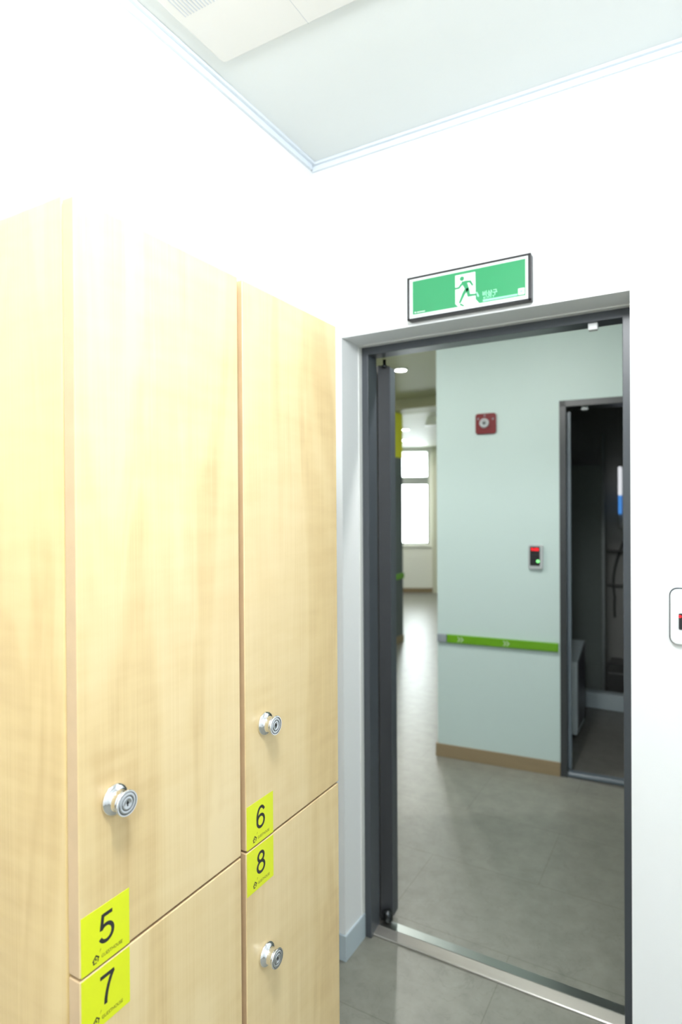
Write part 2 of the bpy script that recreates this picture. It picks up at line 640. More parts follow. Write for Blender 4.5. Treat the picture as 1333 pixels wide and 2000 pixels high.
def cornice(name, horizontal):
    b = MB()
    if horizontal:      # along the door wall
        b.box(XL, XR, YF - 0.010, YF, CZ - 0.025, CZ - 0.008, 'cornice', 0.0015)
        b.box(XL, XR, YF - 0.020, YF, CZ - 0.008, CZ, 'cornice', 0.0015)
    else:
        b.box(XL, XL + 0.010, YB, YF - 0.020, CZ - 0.025, CZ - 0.008, 'cornice', 0.0015)
        b.box(XL, XL + 0.020, YB, YF - 0.020, CZ - 0.008, CZ, 'cornice', 0.0015)
    return struct(b.build(name))


cornice('trim_1', False)
cornice('trim_2', True)

# skirting that turns the corner into the reveal
b = MB()
b.prism([(XL, YF), (XL, YF - 0.007), (OX0 + 0.007, YF - 0.007), (OX0 + 0.007, 1.922), (OX0, 1.922), (OX0, YF)],
        0.0, 0.086, 'skirt', 'Z', bevel=0.0012)
struct(b.build('baseboard_front'))
b = MB()
b.box(OX1, XR, YF - 0.007, YF, 0, 0.086, 'skirt', 0.0012)
struct(b.build('baseboard_right'))

# ------------------------------------------------------------------ door 1: frame, sill, leaf
d1 = struct(empty('door_1', ((OX0 + OX1) / 2, 1.96, 0)))
fi0, fi1, fz = -0.995, -0.178, 2.060
b = MB()
b.box(OX0, fi0, 1.924, 1.992, 0, OZ, 'frame', 0.0015)
b.box(fi1, OX1, 1.924, YH, 0, OZ, 'frame', 0.0015)
b.box(fi0 - 0.002, fi1 + 0.002, 1.924, 1.992, fz, OZ, 'frame', 0.0015)
b.box(-1.034, fi1 + 0.002, 1.992, YH - 0.004, fz + 0.012, OZ, 'frame', 0.0015)
b.build('door_frame', d1)
b = MB()
b.box(OX0, OX0 + 0.004, 1.902, 1.925, 0.086, OZ - 0.001, 'caulk', 0.001)
b.box(OX0, OX1, 1.902, 1.925, OZ - 0.004, OZ, 'caulk', 0.001)
b.build('sealant_bead', d1)
b = MB()
b.prism([(1.9405, 0.0), (1.9405, 0.0055), (1.943, 0.0080), (1.980, 0.0160), (1.982, 0.0150), (2.034, 0.006), (2.040, 0.0)],
        -0.998, fi1, 'steel', 'X')
sill = b.build('sill_plate', d1)
sill['label'] = 'brushed steel sill plate'
b = MB()
b.prism([(1.9835, 0.0150), (1.9835, 0.0156), (2.033, 0.0071), (2.033, 0.0064)], -0.990, fi1 - 0.001, 'steel2', 'X')
s2 = b.build('sill_strip', d1)
s2['label'] = 'darker brushed steel rear strip'
b = MB()
b.box(-0.272, -0.245, 1.936, 1.958, 2.040, 2.061, 'white_plastic', 0.003)
c_ = b.build('door_catch', d1)
c_['label'] = 'small white plastic catch'
# leaf, swung open into the hall
A = Vector((-0.999, 2.012))
B = Vector((-0.966, 2.041))
u = Vector((-0.66, 0.751)).normalized()
b = MB()
b.prism([tuple(A), tuple(B), tuple(B + u * 0.80), tuple(A + u * 0.80)], 0.012, 2.040, 'leaf', 'Z')
leaf = b.build('door_leaf', d1)
b = MB()
b.prism([tuple(B + Vector((0.0, -0.001))), (-0.9650, 2.043), (-0.9680, 2.092), (-0.978, 2.092), tuple(B + u * 0.04)], 0.020, 2.036, 'strip', 'Z', bevel=0.001)
b.build('edge_strip', leaf)
for nm, zz, hh in (('pivot_hinge', 0.0, 0.05), ('pivot_hinge', 2.030, 0.028)):
    b = MB()
    mt = Matrix.Translation((-0.976, 2.018, zz))
    b.lathe([(0, 0.016), (0.014, 0.016), (0.0185, 0.019), (0.0195, 0.026), (0.0195, 0.040), (0.015, 0.052), (0, 0.057)]
            if zz < 1 else [(0, 0), (0.008, 0), (0.010, 0.003), (0.010, 0.008), (0.006, 0.012), (0.006, 0.029), (0, 0.029)],
            'dark_metal', mt, 24)
    b.build(nm, leaf)

# ------------------------------------------------------------------ structure: hall and corridor
TH = math.radians(5.0)
MA = Vector((-1.371, 3.561, 0))          # left corner of the mint wall (painted face)
MM = Matrix.Translation(MA) @ Matrix.Rotation(TH, 4, 'Z')   # local x along the wall, local y into it
HZ = 2.70
DX0, DX1, DZ = 0.712, 1.50, 2.118        # outer size of the second door frame, local
b = MB()
b.box(0, DX0, 0, 0.12, 0, HZ, 'mint', mtx=MM)
b.box(DX0, DX1, 0, 0.12, DZ, HZ, 'mint', mtx=MM)
b.box(DX1, 2.6, 0, 0.12, 0, HZ, 'mint', mtx=MM)
struct(b.build('wall_hall_front'))
box_struct('wall_corridor_right', [(-1.381, -1.281, 3.70, 12.4, 0, HZ)], 'mint')
box_struct('wall_hall_right', [(1.15, 1.25, YH, 3.75, 0, HZ)], 'mint')
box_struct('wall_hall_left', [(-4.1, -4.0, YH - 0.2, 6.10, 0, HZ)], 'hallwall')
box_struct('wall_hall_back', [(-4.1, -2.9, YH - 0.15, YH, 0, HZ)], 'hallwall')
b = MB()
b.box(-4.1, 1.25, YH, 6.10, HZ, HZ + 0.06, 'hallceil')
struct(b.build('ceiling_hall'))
b = MB()
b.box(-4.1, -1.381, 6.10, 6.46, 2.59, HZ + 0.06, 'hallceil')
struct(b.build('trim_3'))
b = MB()
b.box(-7.4, -1.381, 6.46, 12.4, 2.62, HZ + 0.06, 'farceil')
struct(b.build('ceiling_corridor'))

# pillar at the left of the corridor: charcoal below, yellow band above
b = MB()
b.box(-4.1, -2.895, 6.10, 6.44, 0, 2.09, 'pillar')
b.box(-4.1, -2.893, 6.098, 6.442, 2.09, 2.589, 'yellow')
struct(b.build('wall_corridor_left'))
b = MB()
b.box(-4.0, -2.885, 6.088, 6.10, 0, 0.08, 'oak', 0.002)
b.box(-2.895, -2.885, 6.10, 6.44, 0, 0.08, 'oak', 0.002)
struct(b.build('baseboard_corridor'))
b = MB()
b.box(-2.895, -2.872, 6.12, 6.432, 0.722, 0.785, 'rail_green', 0.005)
tag(b.build('bumper_rail'), 'short green bumper rail on the dark corridor pillar beside the window', 'rail', 'green wall bumper rails')
box_struct('wall_far_left', [(-7.5, -7.4, 6.5, 12.4, 0, HZ)], 'hallwall')
box_struct('wall_far_back', [(-7.5, -4.1, 6.5, 6.6, 0, HZ)], 'hallwall')

# baseboard of the mint wall
b = MB()
b.box(-0.012, DX0 - 0.001, -0.012, 0.0, 0, 0.078, 'oak', 0.002, mtx=MM)
b.box(-0.012, 0.0, 0.0, 0.12, 0, 0.078, 'oak', 0.002, mtx=MM)
struct(b.build('baseboard_hall'))

# far wall with the window, local frame: x along the wall, y outward
FA = math.radians(26.0)
FM = Matrix.Translation((-4.308, 10.304, 0)) @ Matrix.Rotation(FA, 4, 'Z')
wx0, wx1, wz0, wz1 = -0.33, 0.178, 0.87, 2.56
b = MB()
b.box(-3.4, wx0, 0, 0.16, 0, HZ, 'farwall', mtx=FM)
b.box(wx1, 3.4, 0, 0.16, 0, HZ, 'farwall', mtx=FM)
b.box(wx0, wx1, 0, 0.16, 0, wz0, 'farwall', mtx=FM)
b.box(wx0, wx1, 0, 0.16, wz1, HZ, 'farwall', mtx=FM)
struct(b.build('wall_far'))
b = MB()
b.box(0.235, 0.50, -0.10, -0.001, 0, 2.62, 'curtain', 0.003, mtx=FM)
struct(b.build('trim_4'))
b = MB()
b.box(-3.3, 0.235, -0.012, 0.0, 0, 0.082, 'oak', 0.002, mtx=FM)
struct(b.build('baseboard_far'))
w1 = struct(empty('window_1', FM @ Vector(((wx0 + wx1) / 2, 0.06, wz0))))
b = MB()
ft = 0.028
b.box(wx0, wx0 + ft, 0.04, 0.10, wz0, wz1, 'winframe', mtx=FM)
b.box(wx1 - ft, wx1, 0.04, 0.10, wz0, wz1, 'winframe', mtx=FM)
b.box(wx0, wx1, 0.04, 0.10, wz0, wz0 + ft, 'winframe', mtx=FM)
b.box(wx0, wx1, 0.04, 0.10, wz1 - ft, wz1, 'winframe', mtx=FM)
b.box(wx0, wx1, 0.03, 0.11, 1.940, 2.090, 'winframe', mtx=FM)
b.build('window_frame', w1)
b = MB()
b.box(wx0 + ft, wx1 - ft, 0.066, 0.072, wz0 + ft, 1.955, 'glass', mtx=FM)
b.build('pane', w1)
b = MB()
b.box(wx0 + ft, wx1 - ft, 0.066, 0.072, 2.075, wz1 - ft, 'glass', mtx=FM)
b.build('pane', w1)
b = MB()
b.box(wx0 - 0.03, wx1 + 0.03, -0.03, 0.06, wz0 - 0.05, wz0 - 0.012, 'farwall', 0.003, mtx=FM)
b.build('window_sill', w1)

# ------------------------------------------------------------------ bathroom behind the second door
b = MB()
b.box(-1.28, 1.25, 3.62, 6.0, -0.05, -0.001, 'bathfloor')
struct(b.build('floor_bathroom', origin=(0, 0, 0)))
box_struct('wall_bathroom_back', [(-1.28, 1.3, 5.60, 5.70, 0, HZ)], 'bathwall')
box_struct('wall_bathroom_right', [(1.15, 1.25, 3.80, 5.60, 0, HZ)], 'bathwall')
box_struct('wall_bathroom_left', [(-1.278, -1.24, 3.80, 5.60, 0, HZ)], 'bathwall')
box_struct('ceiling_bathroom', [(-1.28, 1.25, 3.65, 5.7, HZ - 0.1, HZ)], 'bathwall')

d2 = struct(empty('door_2', MM @ Vector(((DX0 + DX1) / 2, 0.05, 0))))
b = MB()
fw = 0.036
b.box(DX0, DX0 + fw, -0.008, 0.13, 0, DZ, 'frame_dark', 0.002, mtx=MM)
b.box(DX1 - fw, DX1, -0.008, 0.13, 0, DZ, 'frame_dark', 0.002, mtx=MM)
b.box(DX0 + 0.002, DX1 - 0.002, -0.008, 0.13, DZ - fw, DZ, 'frame_dark', 0.002, mtx=MM)
b.build('door_frame', d2)
b = MB()
b.box(DX0 + fw, DX0 + fw + 0.020, 0.050, 0.075, 0.03, DZ - fw - 0.02, 'frame2', 0.002, mtx=MM)
st = b.build('door_stop', d2)
b = MB()
b.box(DX0 + fw - 0.002, DX1 - fw, 0.0, 0.055, 0, 0.026, 'frame2', 0.009, 3, mtx=MM)
sl = b.build('sill_bar', d2)
sl['label'] = 'blue-grey steel sill bar'
b = MB()
b.box(DX0 + 0.115, DX0 + 0.150, 0.02, 0.05, DZ - fw - 0.020, DZ - fw + 0.001, 'grey_plastic', 0.003, mtx=MM)
b.build('door_catch', d2)

b = MB()
b.box(-1.24, 1.15, 4.965, 5.06, 0, 0.118, 'curb', 0.006)
tag(b.build('shower_curb'), 'pale raised shower curb across the dark bathroom floor', 'curb')
b = MB()
b.box(-1.24, -0.635, 5.30, 5.312, 0.001, 1.86, 'glassdark', 0.002)
scr = b.build('shower_screen')
tag(scr, 'dark smoked shower screen with a bright edge post in the bathroom', 'shower screen')
b = MB()
b.tube([(-0.655 + 0.02, 5.306, 0.0), (-0.635, 5.306, 2.10)], 0.013, 'grey_plastic')
b.build('edge_post', scr)
b = MB()
b.box(-0.545, -0.30, 5.52, 5.60, 1.33, 1.86, 'white_plastic', 0.035, 4)
ub = b.build('wall_unit')
tag(ub, 'grey rounded wall unit with a lit white and blue strip in the dark bathroom', 'wall unit')
b = MB()
b.box(-0.546, -0.520, 5.505, 5.522, 1.615, 1.85, 'lit_white', 0.006, 3)
q = b.build('light_strip', ub)
q['label'] = 'lit white strip'
b = MB()
b.box(-0.545, -0.522, 5.505, 5.522, 1.46, 1.613, 'lit_blue', 0.006, 3)
q = b.build('light_strip', ub)
q['label'] = 'lit blue strip'
b = MB()
pts = []
for k in range(25):
    t = k / 24
    pts.append((-0.50 - 0.075 * math.sin(t * math.pi * 0.95) - 0.03 * t + (0.0 if t < .75 else -(t - .75) * 0.16), 5.585, 1.26 - 0.66 * t))
b.tube(pts, 0.010, 'hose', 8)
tag(b.build('shower_hose'), 'dark curved shower hose hanging on the bathroom back wall', 'hose')
b = MB()
b.box(-0.635, 1.1, 5.52, 5.60, 1.145, 1.160, 'hose', 0.002)
tag(b.build('wall_shelf'), 'thin dark shelf on the bathroom back wall, the upper one', 'shelf', 'bathroom shelves')
b = MB()
b.box(-0.635, 1.1, 5.54, 5.60, 0.865, 0.875, 'hose', 0.002)
tag(b.build('wall_shelf'), 'thin dark shelf on the bathroom back wall, the lower one', 'shelf', 'bathroom shelves')
b = MB()
b.prism([(5.30, 0.0), (5.30, 0.20), (5.36, 0.26), (5.60, 0.26), (5.60, 0.0)], -0.61, 1.0, 'hose', 'X', bevel=0.004)
tag(b.build('shower_bench'), 'low dark bench at the back of the shower', 'bench')

# white slope-topped bin
bn = tag(empty('waste_bin', (-0.83, 4.42, 0)), 'white slope-topped bin just inside the bathroom doorway', 'bin')
b = MB()
b.prism([(4.262, 0.02), (4.262, 0.46), (4.275, 0.50), (4.575, 0.50), (4.575, 0.03), (4.56, 0.02)], -1.02, -0.672, 'binwhite', 'X', bevel=0.006)
b.build('body', bn)
b = MB()
b.prism([(4.268, 0.502), (4.590, 0.585), (4.590, 0.560), (4.575, 0.502)], -1.02, -0.672, 'binwhite', 'X', bevel=0.003)
b.build('lid', bn)
b = MB()
b.prism([(4.28, 0.06), (4.28, 0.496), (4.56, 0.575), (4.568, 0.06)], -0.672, -0.668, 'bindark', 'X')
b.build('side_panel', bn)
b = MB()
b.box(-1.0, -0.69, 4.28, 4.56, 0.0, 0.02, 'black')
b.build('base', bn)
b = MB()
b.lathe([(0, 0), (0.018, 0), (0.021, 0.004), (0.021, 0.036), (0.017, 0.042), (0, 0.042)], 'brass', Matrix.Translation((-0.668, 3.92, 0.0)), 24)
tag(b.build('door_stopper'), 'small dull yellow round stopper on the bathroom floor by the jamb', 'door stopper')

# ------------------------------------------------------------------ on the mint wall
def mint_pt(x, z, y=0.0):
    return MM @ Vector((x, y, z))


# bumper rail
rail = tag(empty('bumper_rail', mint_pt(0.35, 0.703)), 'long green bumper rail with pale arrows on the mint wall', 'rail', 'green wall bumper rails')
b = MB()
b.box(0.062, DX0 - 0.008, -0.020, 0.0, 0.703, 0.752, 'rail_green', 0.004, 3, mtx=MM)
for cx_ in (0.140, 0.158, 0.410, 0.428):
    for s_ in (1, -1):
        b.prism([(cx_, 0.7275), (cx_ - 0.013, 0.7275 + 0.015 * s_), (cx_ - 0.007, 0.7275 + 0.015 * s_), (cx_ + 0.007, 0.7275)],
                -0.0206, -0.0198, 'arrow', 'Y', mtx=MM)
b.build('green_strip', rail)
b = MB()
b.box(0.002, 0.060, -0.020, 0.0, 0.703, 0.752, 'rail_grey', 0.004, 3, mtx=MM)
ec = b.build('end_cap', rail)
ec['label'] = 'grey end cap'

# red alarm plate
al = tag(empty('alarm_button', mint_pt(0.302, 1.954)), 'dark red square alarm plate with white round button high on mint wall', 'alarm')


def rrect(cx, cz, w, h, r, n=6):
    p = []
    for sx, sz, a0 in ((1, 1, 0), (-1, 1, 90), (-1, -1, 180), (1, -1, 270)):
        for k in range(n + 1):
            a = math.radians(a0 + 90 * k / n)
            p.append((cx + sx * (w / 2 - r) + r * math.cos(a), cz + sz * (h / 2 - r) + r * math.sin(a)))
    return p


def disc(cx, cz, r, n=24):
    return [(cx + r * math.cos(2 * math.pi * k / n), cz + r * math.sin(2 * math.pi * k / n)) for k in range(n)]


ac_x, ac_z = 0.302, 2.016
b = MB()
b.prism(rrect(ac_x, ac_z, 0.122, 0.122, 0.016), -0.012, 0.0, 'red', 'Y', mtx=MM, bevel=0.002)
for dx, dz in ((-0.042, 0.030), (0.044, 0.026), (0.044, -0.012), (0.0, 0.044)):
    b.prism(disc(ac_x + dx, ac_z + dz, 0.0042, 12), -0.0126, -0.0118, 'sign_pale' if False else 'arrowred', 'Y', mtx=MM) if False else None
b.build('plate', al)
b = MB()
RB = Matrix.Translation(mint_pt(ac_x - 0.008, ac_z + 0.003, -0.012)) @ Matrix.Rotation(TH, 4, 'Z') @ Matrix.Rotation(math.radians(90), 4, 'X')
b.lathe([(0, 0), (0.028, 0), (0.028, 0.006), (0.025, 0.009), (0.015, 0.009), (0.013, 0.006), (0, 0.006)], 'grey_plastic', RB, 32)
b.lathe([(0, 0.0065), (0.0095, 0.0065), (0.008, 0.011), (0, 0.012)], 'pillar', RB, 20)
b.build('button', al)
for dx, dz in ((-0.044, 0.030), (0.042, 0.026), (-0.006, 0.047)):
    b = MB()
    b.prism(disc(ac_x + dx, ac_z + dz, 0.005, 14), -0.0135, -0.0115, 'rail_grey', 'Y', mtx=MM)
    b.build('screw', al)

# keypad
kp = tag(empty('keypad', mint_pt(0.586, 1.165)), 'grey door keypad with red digits and a green light on mint wall', 'keypad')
kx, kz = 0.583, 1.237
b = MB()
b.prism(rrect(kx, kz, 0.082, 0.142, 0.015), -0.020, 0.0, 'grey_plastic', 'Y', mtx=MM, bevel=0.004)
b.build('case', kp)
b = MB()
b.prism(rrect(kx - 0.004, kz + 0.004, 0.055, 0.110, 0.003), -0.0215, -0.0195, 'black', 'Y', mtx=MM)
b.build('panel', kp)
b = MB()
b.text('9:00', 0.017, 'led_red', MM @ Matrix.Translation((kx - 0.004, -0.0217, kz + 0.043)) @ Matrix.Rotation(math.radians(90), 4, 'X'), 0.043, 0.035)
q = b.build('digits', kp)
q['label'] = 'glowing red digits'
b = MB()
b.prism(disc(kx + 0.013, kz - 0.024, 0.0085), -0.0222, -0.0212, 'led_green', 'Y', mtx=MM)
q = b.build('indicator', kp)
q['label'] = 'glowing green indicator'
b = MB()
for r_ in range(3):
    for c_ in range(3):
        if (r_, c_) == (1, 2):
            continue
        b.prism(disc(kx - 0.019 + 0.015 * c_, kz + 0.012 - 0.018 * r_, 0.0035, 10), -0.0218, -0.0212, 'groove', 'Y', mtx=MM)
b.build('keys', kp)

# ------------------------------------------------------------------ downlights and ceiling fitting of the corridor
names = ['round downlight in the hall ceiling nearest the open door leaf', 'round downlight beyond the ceiling beam, nearer of the two',
         'round downlight closest above the far window']
for (x, y, z), lb in zip(DOWN, names):
    dl = tag(empty('downlight', (x, y, z - 0.012)), lb, 'light', 'round downlights in the corridor ceiling')
    b = MB()
    b.lathe([(0.047, 0.0), (0.060, 0.0), (0.062, 0.004), (0.062, 0.0118), (0.047, 0.0118), (0.047, 0.0)], 'white_plastic', Matrix.Translation((x, y, z - 0.012)), 32)
    b.build('trim_ring', dl)
    b = MB()
    b.lathe([(0, 0.004), (0.046, 0.004), (0.046, 0.0115), (0, 0.0115)], 'glow', Matrix.Translation((x, y, z - 0.012)), 32, False)
    b.build('lens', dl)
b = MB()
b.prism([(-0.075, 0.0), (0.085, 0.0), (0.085, 0.108), (-0.030, 0.108)], -0.05, 0.05, 'white_plastic', 'Y',
        mtx=Matrix.Translation((-2.755, 7.0, 2.512)), bevel=0.006)
tag(b.build('ceiling_speaker'), 'pale wedge-shaped box hanging from the far corridor ceiling beside the mint wall', 'speaker')

# ------------------------------------------------------------------ exit sign above the door
SX, SZ, SY = -0.5835, 2.167, 1.763
sg = tag(empty('exit_sign', (SX, YF, 2.099)), 'green running-man exit sign in a black frame above the doorway', 'sign')
b = MB()
# frame: body plus raised lip
b.box(SX - 0.188, SX + 0.188, SY + 0.002, YF, SZ - 0.0665, SZ + 0.0650, 'sign_frame', 0.003)
for q in ((-0.188, -0.1815, -0.0665, 0.0650), (0.1800, 0.188, -0.0665, 0.0650), (-0.188, 0.188, -0.0665, -0.0615), (-0.188, 0.188, 0.0600, 0.0650)):
    b.box(SX + q[0], SX + q[1], SY - 0.004, SY + 0.004, SZ + q[2], SZ + q[3], 'sign_frame', 0.001)
b.build('frame', sg)
b = MB()


def sp(pts, lay, key):
    b.prism([(SX + x, SZ + z) for x, z in pts], SY - 0.0002 * lay, SY - 0.0002 * lay + 0.0002, key, 'Y')


def stroke(p0, p1, w0, w1, lay, key):
    d = Vector((p1[0] - p0[0], p1[1] - p0[1])).normalized()
    n = Vector((-d.y, d.x))
    pts = []
    for k in range(9):
        a = math.pi / 2 + math.pi * k / 8
        pts.append((p0[0] + (d.x * math.cos(a) + n.x * math.sin(a)) * w0, p0[1] + (d.y * math.cos(a) + n.y * math.sin(a)) * w0))
    for k in range(9):
        a = -math.pi / 2 + math.pi * k / 8
        pts.append((p1[0] + (d.x * math.cos(a) + n.x * math.sin(a)) * w1, p1[1] + (d.y * math.cos(a) + n.y * math.sin(a)) * w1))
    sp(pts, lay, key)


sp([(-0.1815, -0.0615), (0.1805, -0.0615), (0.1805, 0.0600), (-0.1815, 0.0600)], 1, 'sign_white')
sp([(-0.171, -0.0500), (0.172, -0.0500), (0.172, 0.0525), (-0.171, 0.0525)], 2, 'sign_green')
sp([(-0.0335, 0.0440), (0.0275, 0.0440), (0.0285, -0.0365), (0.0395, -0.0505), (-0.024, -0.0505), (-0.0335, -0.0405)], 3, 'sign_white')
sp(disc(-0.0128, 0.0312, 0.0068), 4, 'sign_green')
sp([(-0.0125, 0.0230), (-0.003, 0.0225), (0.003, 0.018), (0.0088, -0.001), (0.0088, -0.006), (-0.004, -0.0045), (-0.0062, 0.004), (-0.0115, 0.0125), (-0.0155, 0.0165)], 4, 'sign_green')
stroke((-0.0040, 0.0200), (0.0120, 0.0186), 0.0036, 0.0031, 5, 'sign_green')
stroke((0.0120, 0.0186), (0.0190, 0.0070), 0.0031, 0.0026, 6, 'sign_green')
stroke((-0.0095, 0.0190), (-0.0225, 0.0054), 0.0036, 0.0029, 5, 'sign_green')
stroke((-0.0225, 0.0054), (-0.0345, 0.0052), 0.0029, 0.0025, 6, 'sign_green')
stroke((0.0010, -0.0030), (-0.0072, -0.0134), 0.0058, 0.0046, 5, 'sign_green')
stroke((-0.0072, -0.0134), (-0.0190, -0.0375), 0.0046, 0.0033, 6, 'sign_green')
stroke((-0.0170, -0.0442), (-0.0082, -0.0496), 0.0026, 0.0018, 5, 'sign_green')
stroke((0.0045, -0.0040), (0.0080, -0.0218), 0.0053, 0.0043, 5, 'sign_green')
stroke((0.0080, -0.0218), (0.0300, -0.0230), 0.0039, 0.0028, 6, 'sign_green')
stroke((0.0316, -0.0180), (0.0362, -0.0285), 0.0022, 0.0025, 4, 'sign_pale')
TX = Matrix.Translation
RX = Matrix.Rotation(math.radians(90), 4, 'X')
b.text('비상구', 0.0165, 'sign_pale', TX((SX + 0.0710, SY - 0.0006, SZ - 0.0250)) @ RX, 0.043, 0.022)
b.text('EXIT', 0.0055, 'sign_pale', TX((SX + 0.0690, SY - 0.0006, SZ - 0.0365)) @ RX, 0.034, 0.01)
sp([(0.0500, -0.0475), (0.1500, -0.0470), (0.1500, -0.0420), (0.0500, -0.0415)], 3, 'sign_pale')
sp(rrect(0.1607, -0.0375, 0.0180, 0.0185, 0.002), 4, 'sign_white')
sp(rrect(0.1607, -0.0375, 0.0080, 0.0070, 0.002), 5, 'sign_pale')
sp(disc(-0.1625, -0.0440, 0.0022, 12), 3, 'sign_white')
for k in range(8):
    sp([(-0.157 + k * 0.0034, -0.0458), (-0.1546 + k * 0.0034, -0.0458), (-0.1546 + k * 0.0034, -0.0430 + 0.0004 * (k % 2)), (-0.157 + k * 0.0034, -0.0430)], 3, 'sign_white')
b.build('panel', sg)

# ------------------------------------------------------------------ card reader on the door wall at the right edge
cr_ = tag(empty('card_reader', (0.0, YF, 1.17)), 'white rounded card reader with black display at the right of the doorway', 'card reader')
cw, ch = 0.120, 0.140
ccx, ccz = -0.055 + cw / 2, 1.2405
b = MB()
b.prism(rrect(ccx, ccz, cw, ch, 0.017), YF - 0.018, YF, 'white_plastic', 'Y', bevel=0.003)
b.build('case', cr_)
b = MB()
b.prism(rrect(ccx, ccz, cw + 0.005, ch + 0.005, 0.019), YF - 0.004, YF, 'groove', 'Y')
b.build('back_plate', cr_)
b = MB()
b.prism(rrect(ccx, ccz - 0.011, 0.082, 0.041, 0.003), YF - 0.0195, YF - 0.0175, 'black', 'Y')
b.build('display', cr_)
b = MB()
for k in range(4):
    b.prism(disc(-0.033 + 0.022 * k, ccz + 0.002, 0.0036, 14), YF - 0.0200, YF - 0.0192, 'led_red', 'Y')
q = b.build('indicators', cr_)
q['label'] = 'glowing red lights'

# ------------------------------------------------------------------ ceiling air conditioner
acx0, acx1, acy0, acy1, acz = -1.063, 0.10, 0.83, 1.247, 2.694
a_ = tag(empty('air_conditioner', (-0.50, 1.05, acz - 0.012)), 'flat white ceiling air conditioner panel with a slotted intake', 'air conditioner')
b = MB()
b.prism(rrect((acx0 + acx1) / 2, (acy0 + acy1) / 2, acx1 - acx0, acy1 - acy0, 0.012), acz - 0.012, acz, 'ac', 'Z', bevel=0.003)
b.build('panel', a_)
b = MB()
for k in range(34):
    x = -1.040 + k * 0.0088
    b.box(x, x + 0.0036, 0.86, 1.084, acz - 0.0126, acz - 0.0115, 'slot', 0.0)
b.build('intake_grille', a_)
b = MB()
b.box(-0.80, -0.799, 1.12, 1.247, acz - 0.0124, acz - 0.0118, 'slot')
b.box(-0.78, 0.05, 0.88, 1.08, acz - 0.020, acz - 0.012, 'ac', 0.002)
b.build('air_flap', a_)

# unseen opal globes added as fill light for the room
for k, (x, y) in enumerate(FILL_GLOBES):
    lp = tag(empty('ceiling_lamp', (x, y, CZ)), 'white opal globe ceiling lamp ' + ('nearer the doorway' if k == 0 else 'nearer the back wall'), 'light', 'globe ceiling lamps')
    b = MB()
    b.lathe([(0, CZ - 0.0005), (0.07, CZ - 0.0005), (0.07, CZ - 0.012), (0.012, CZ - 0.022), (0.012, GLOBE_Z + 0.12)], 'white_plastic', Matrix.Translation((x, y, 0)), 32)
    b.build('ceiling_rose', lp)
    b = MB()
    b.lathe([(0.125 * math.sin(math.pi * q / 24), GLOBE_Z + 0.125 * math.cos(math.pi * q / 24)) for q in range(25)], 'opal', Matrix.Translation((x, y, 0)), 40)
    b.build('globe', lp)
for k, (x, y, z) in enumerate(HALL_FILL):  # fittings for the added hall downlights
    dl = tag(empty('downlight', (x, y, z - 0.012)), ['round downlight in the hall ceiling straight outside the doorway', 'round downlight in the hall ceiling behind the open door leaf'][k], 'light', 'round downlights in the corridor ceiling')
    b = MB()
    b.lathe([(0.047, 0.0), (0.060, 0.0), (0.062, 0.004), (0.062, 0.0118), (0.047, 0.0118), (0.047, 0.0)], 'white_plastic', Matrix.Translation((x, y, z - 0.012)), 32)
    b.build('trim_ring', dl)
    b = MB()
    b.lathe([(0, 0.004), (0.046, 0.004), (0.046, 0.0115), (0, 0.0115)], 'glow', Matrix.Translation((x, y, z - 0.012)), 32, False)
    b.build('lens', dl)

# ------------------------------------------------------------------ lockers
S = 0.66
LX = -1.046 * S                 # face of the doors
DT = 0.0225                     # door thickness
LZ = 1.924                      # top of the doors
SEAM = 0.911
RY = Matrix.Rotation(math.radians(90), 4, 'Z') @ Matrix.Rotation(math.radians(90), 4, 'X')   # text plane facing +X


def rounded_panel(b, y0, y1, z0, z1, x0, x1, key, r=0.0045):
    b.box(x0, x1, y0, y1, z0, z1, key, r, 4)


def knob(y, z, parent):
    b = MB()
    mt = Matrix.Translation((LX, y, z)) @ Matrix.Rotation(math.radians(90), 4, 'Y')
    prof = [(0.0, 0.0), (0.0208, 0.0), (0.0215, 0.0010), (0.0215, 0.0026), (0.0208, 0.0044), (0.0192, 0.0060), (0.0168, 0.0072), (0.0148, 0.0080),
            (0.0138, 0.0092), (0.0135, 0.0120), (0.0136, 0.0165), (0.0142, 0.0200), (0.0158, 0.0226), (0.0172, 0.0238), (0.0177, 0.0248), (0.0176, 0.0258), (0.0168, 0.0266)]
    b.lathe(prof, 'chrome', mt, 64)
    face = [(0.0168, 0.0266), (0.0150, 0.0266)]
    b.lathe(face, 'chrome', mt, 64)
    b.lathe([(0.0150, 0.0266), (0.0149, 0.0260), (0.0142, 0.0260), (0.0140, 0.0266)], 'groove', mt, 64)
    b.lathe([(0.0140, 0.0266), (0.0132, 0.0270), (0.0104, 0.0270), (0.0098, 0.0268)], 'chrome_face', mt, 64)
    b.lathe([(0.0098, 0.0268), (0.0097, 0.0262), (0.0090, 0.0262), (0.0089, 0.0268)], 'groove', mt, 64)
    b.lathe([(0.0089, 0.0268), (0.0080, 0.0273), (0.0058, 0.0273), (0.0050, 0.0268), (0.0, 0.0268)], 'chrome_face', mt, 64)
    # key slot
    b.box(LX + 0.0266, LX + 0.0271, y - 0.0008, y + 0.0008, z - 0.0036, z + 0.0034, 'black')
    b.prism(disc(y, z + 0.0006, 0.0018, 14), LX + 0.0266, LX + 0.0271, 'black', 'X')
    o = b.build('knob', parent)
    o['label'] = 'round chrome lock knob'
    return o


def arc(cx, cy, rx, ry, a0, a1, n=28):
    return [(cx + rx * math.cos(math.radians(a0 + (a1 - a0) * k / n)), cy + ry * math.sin(math.radians(a0 + (a1 - a0) * k / n))) for k in range(n + 1)]


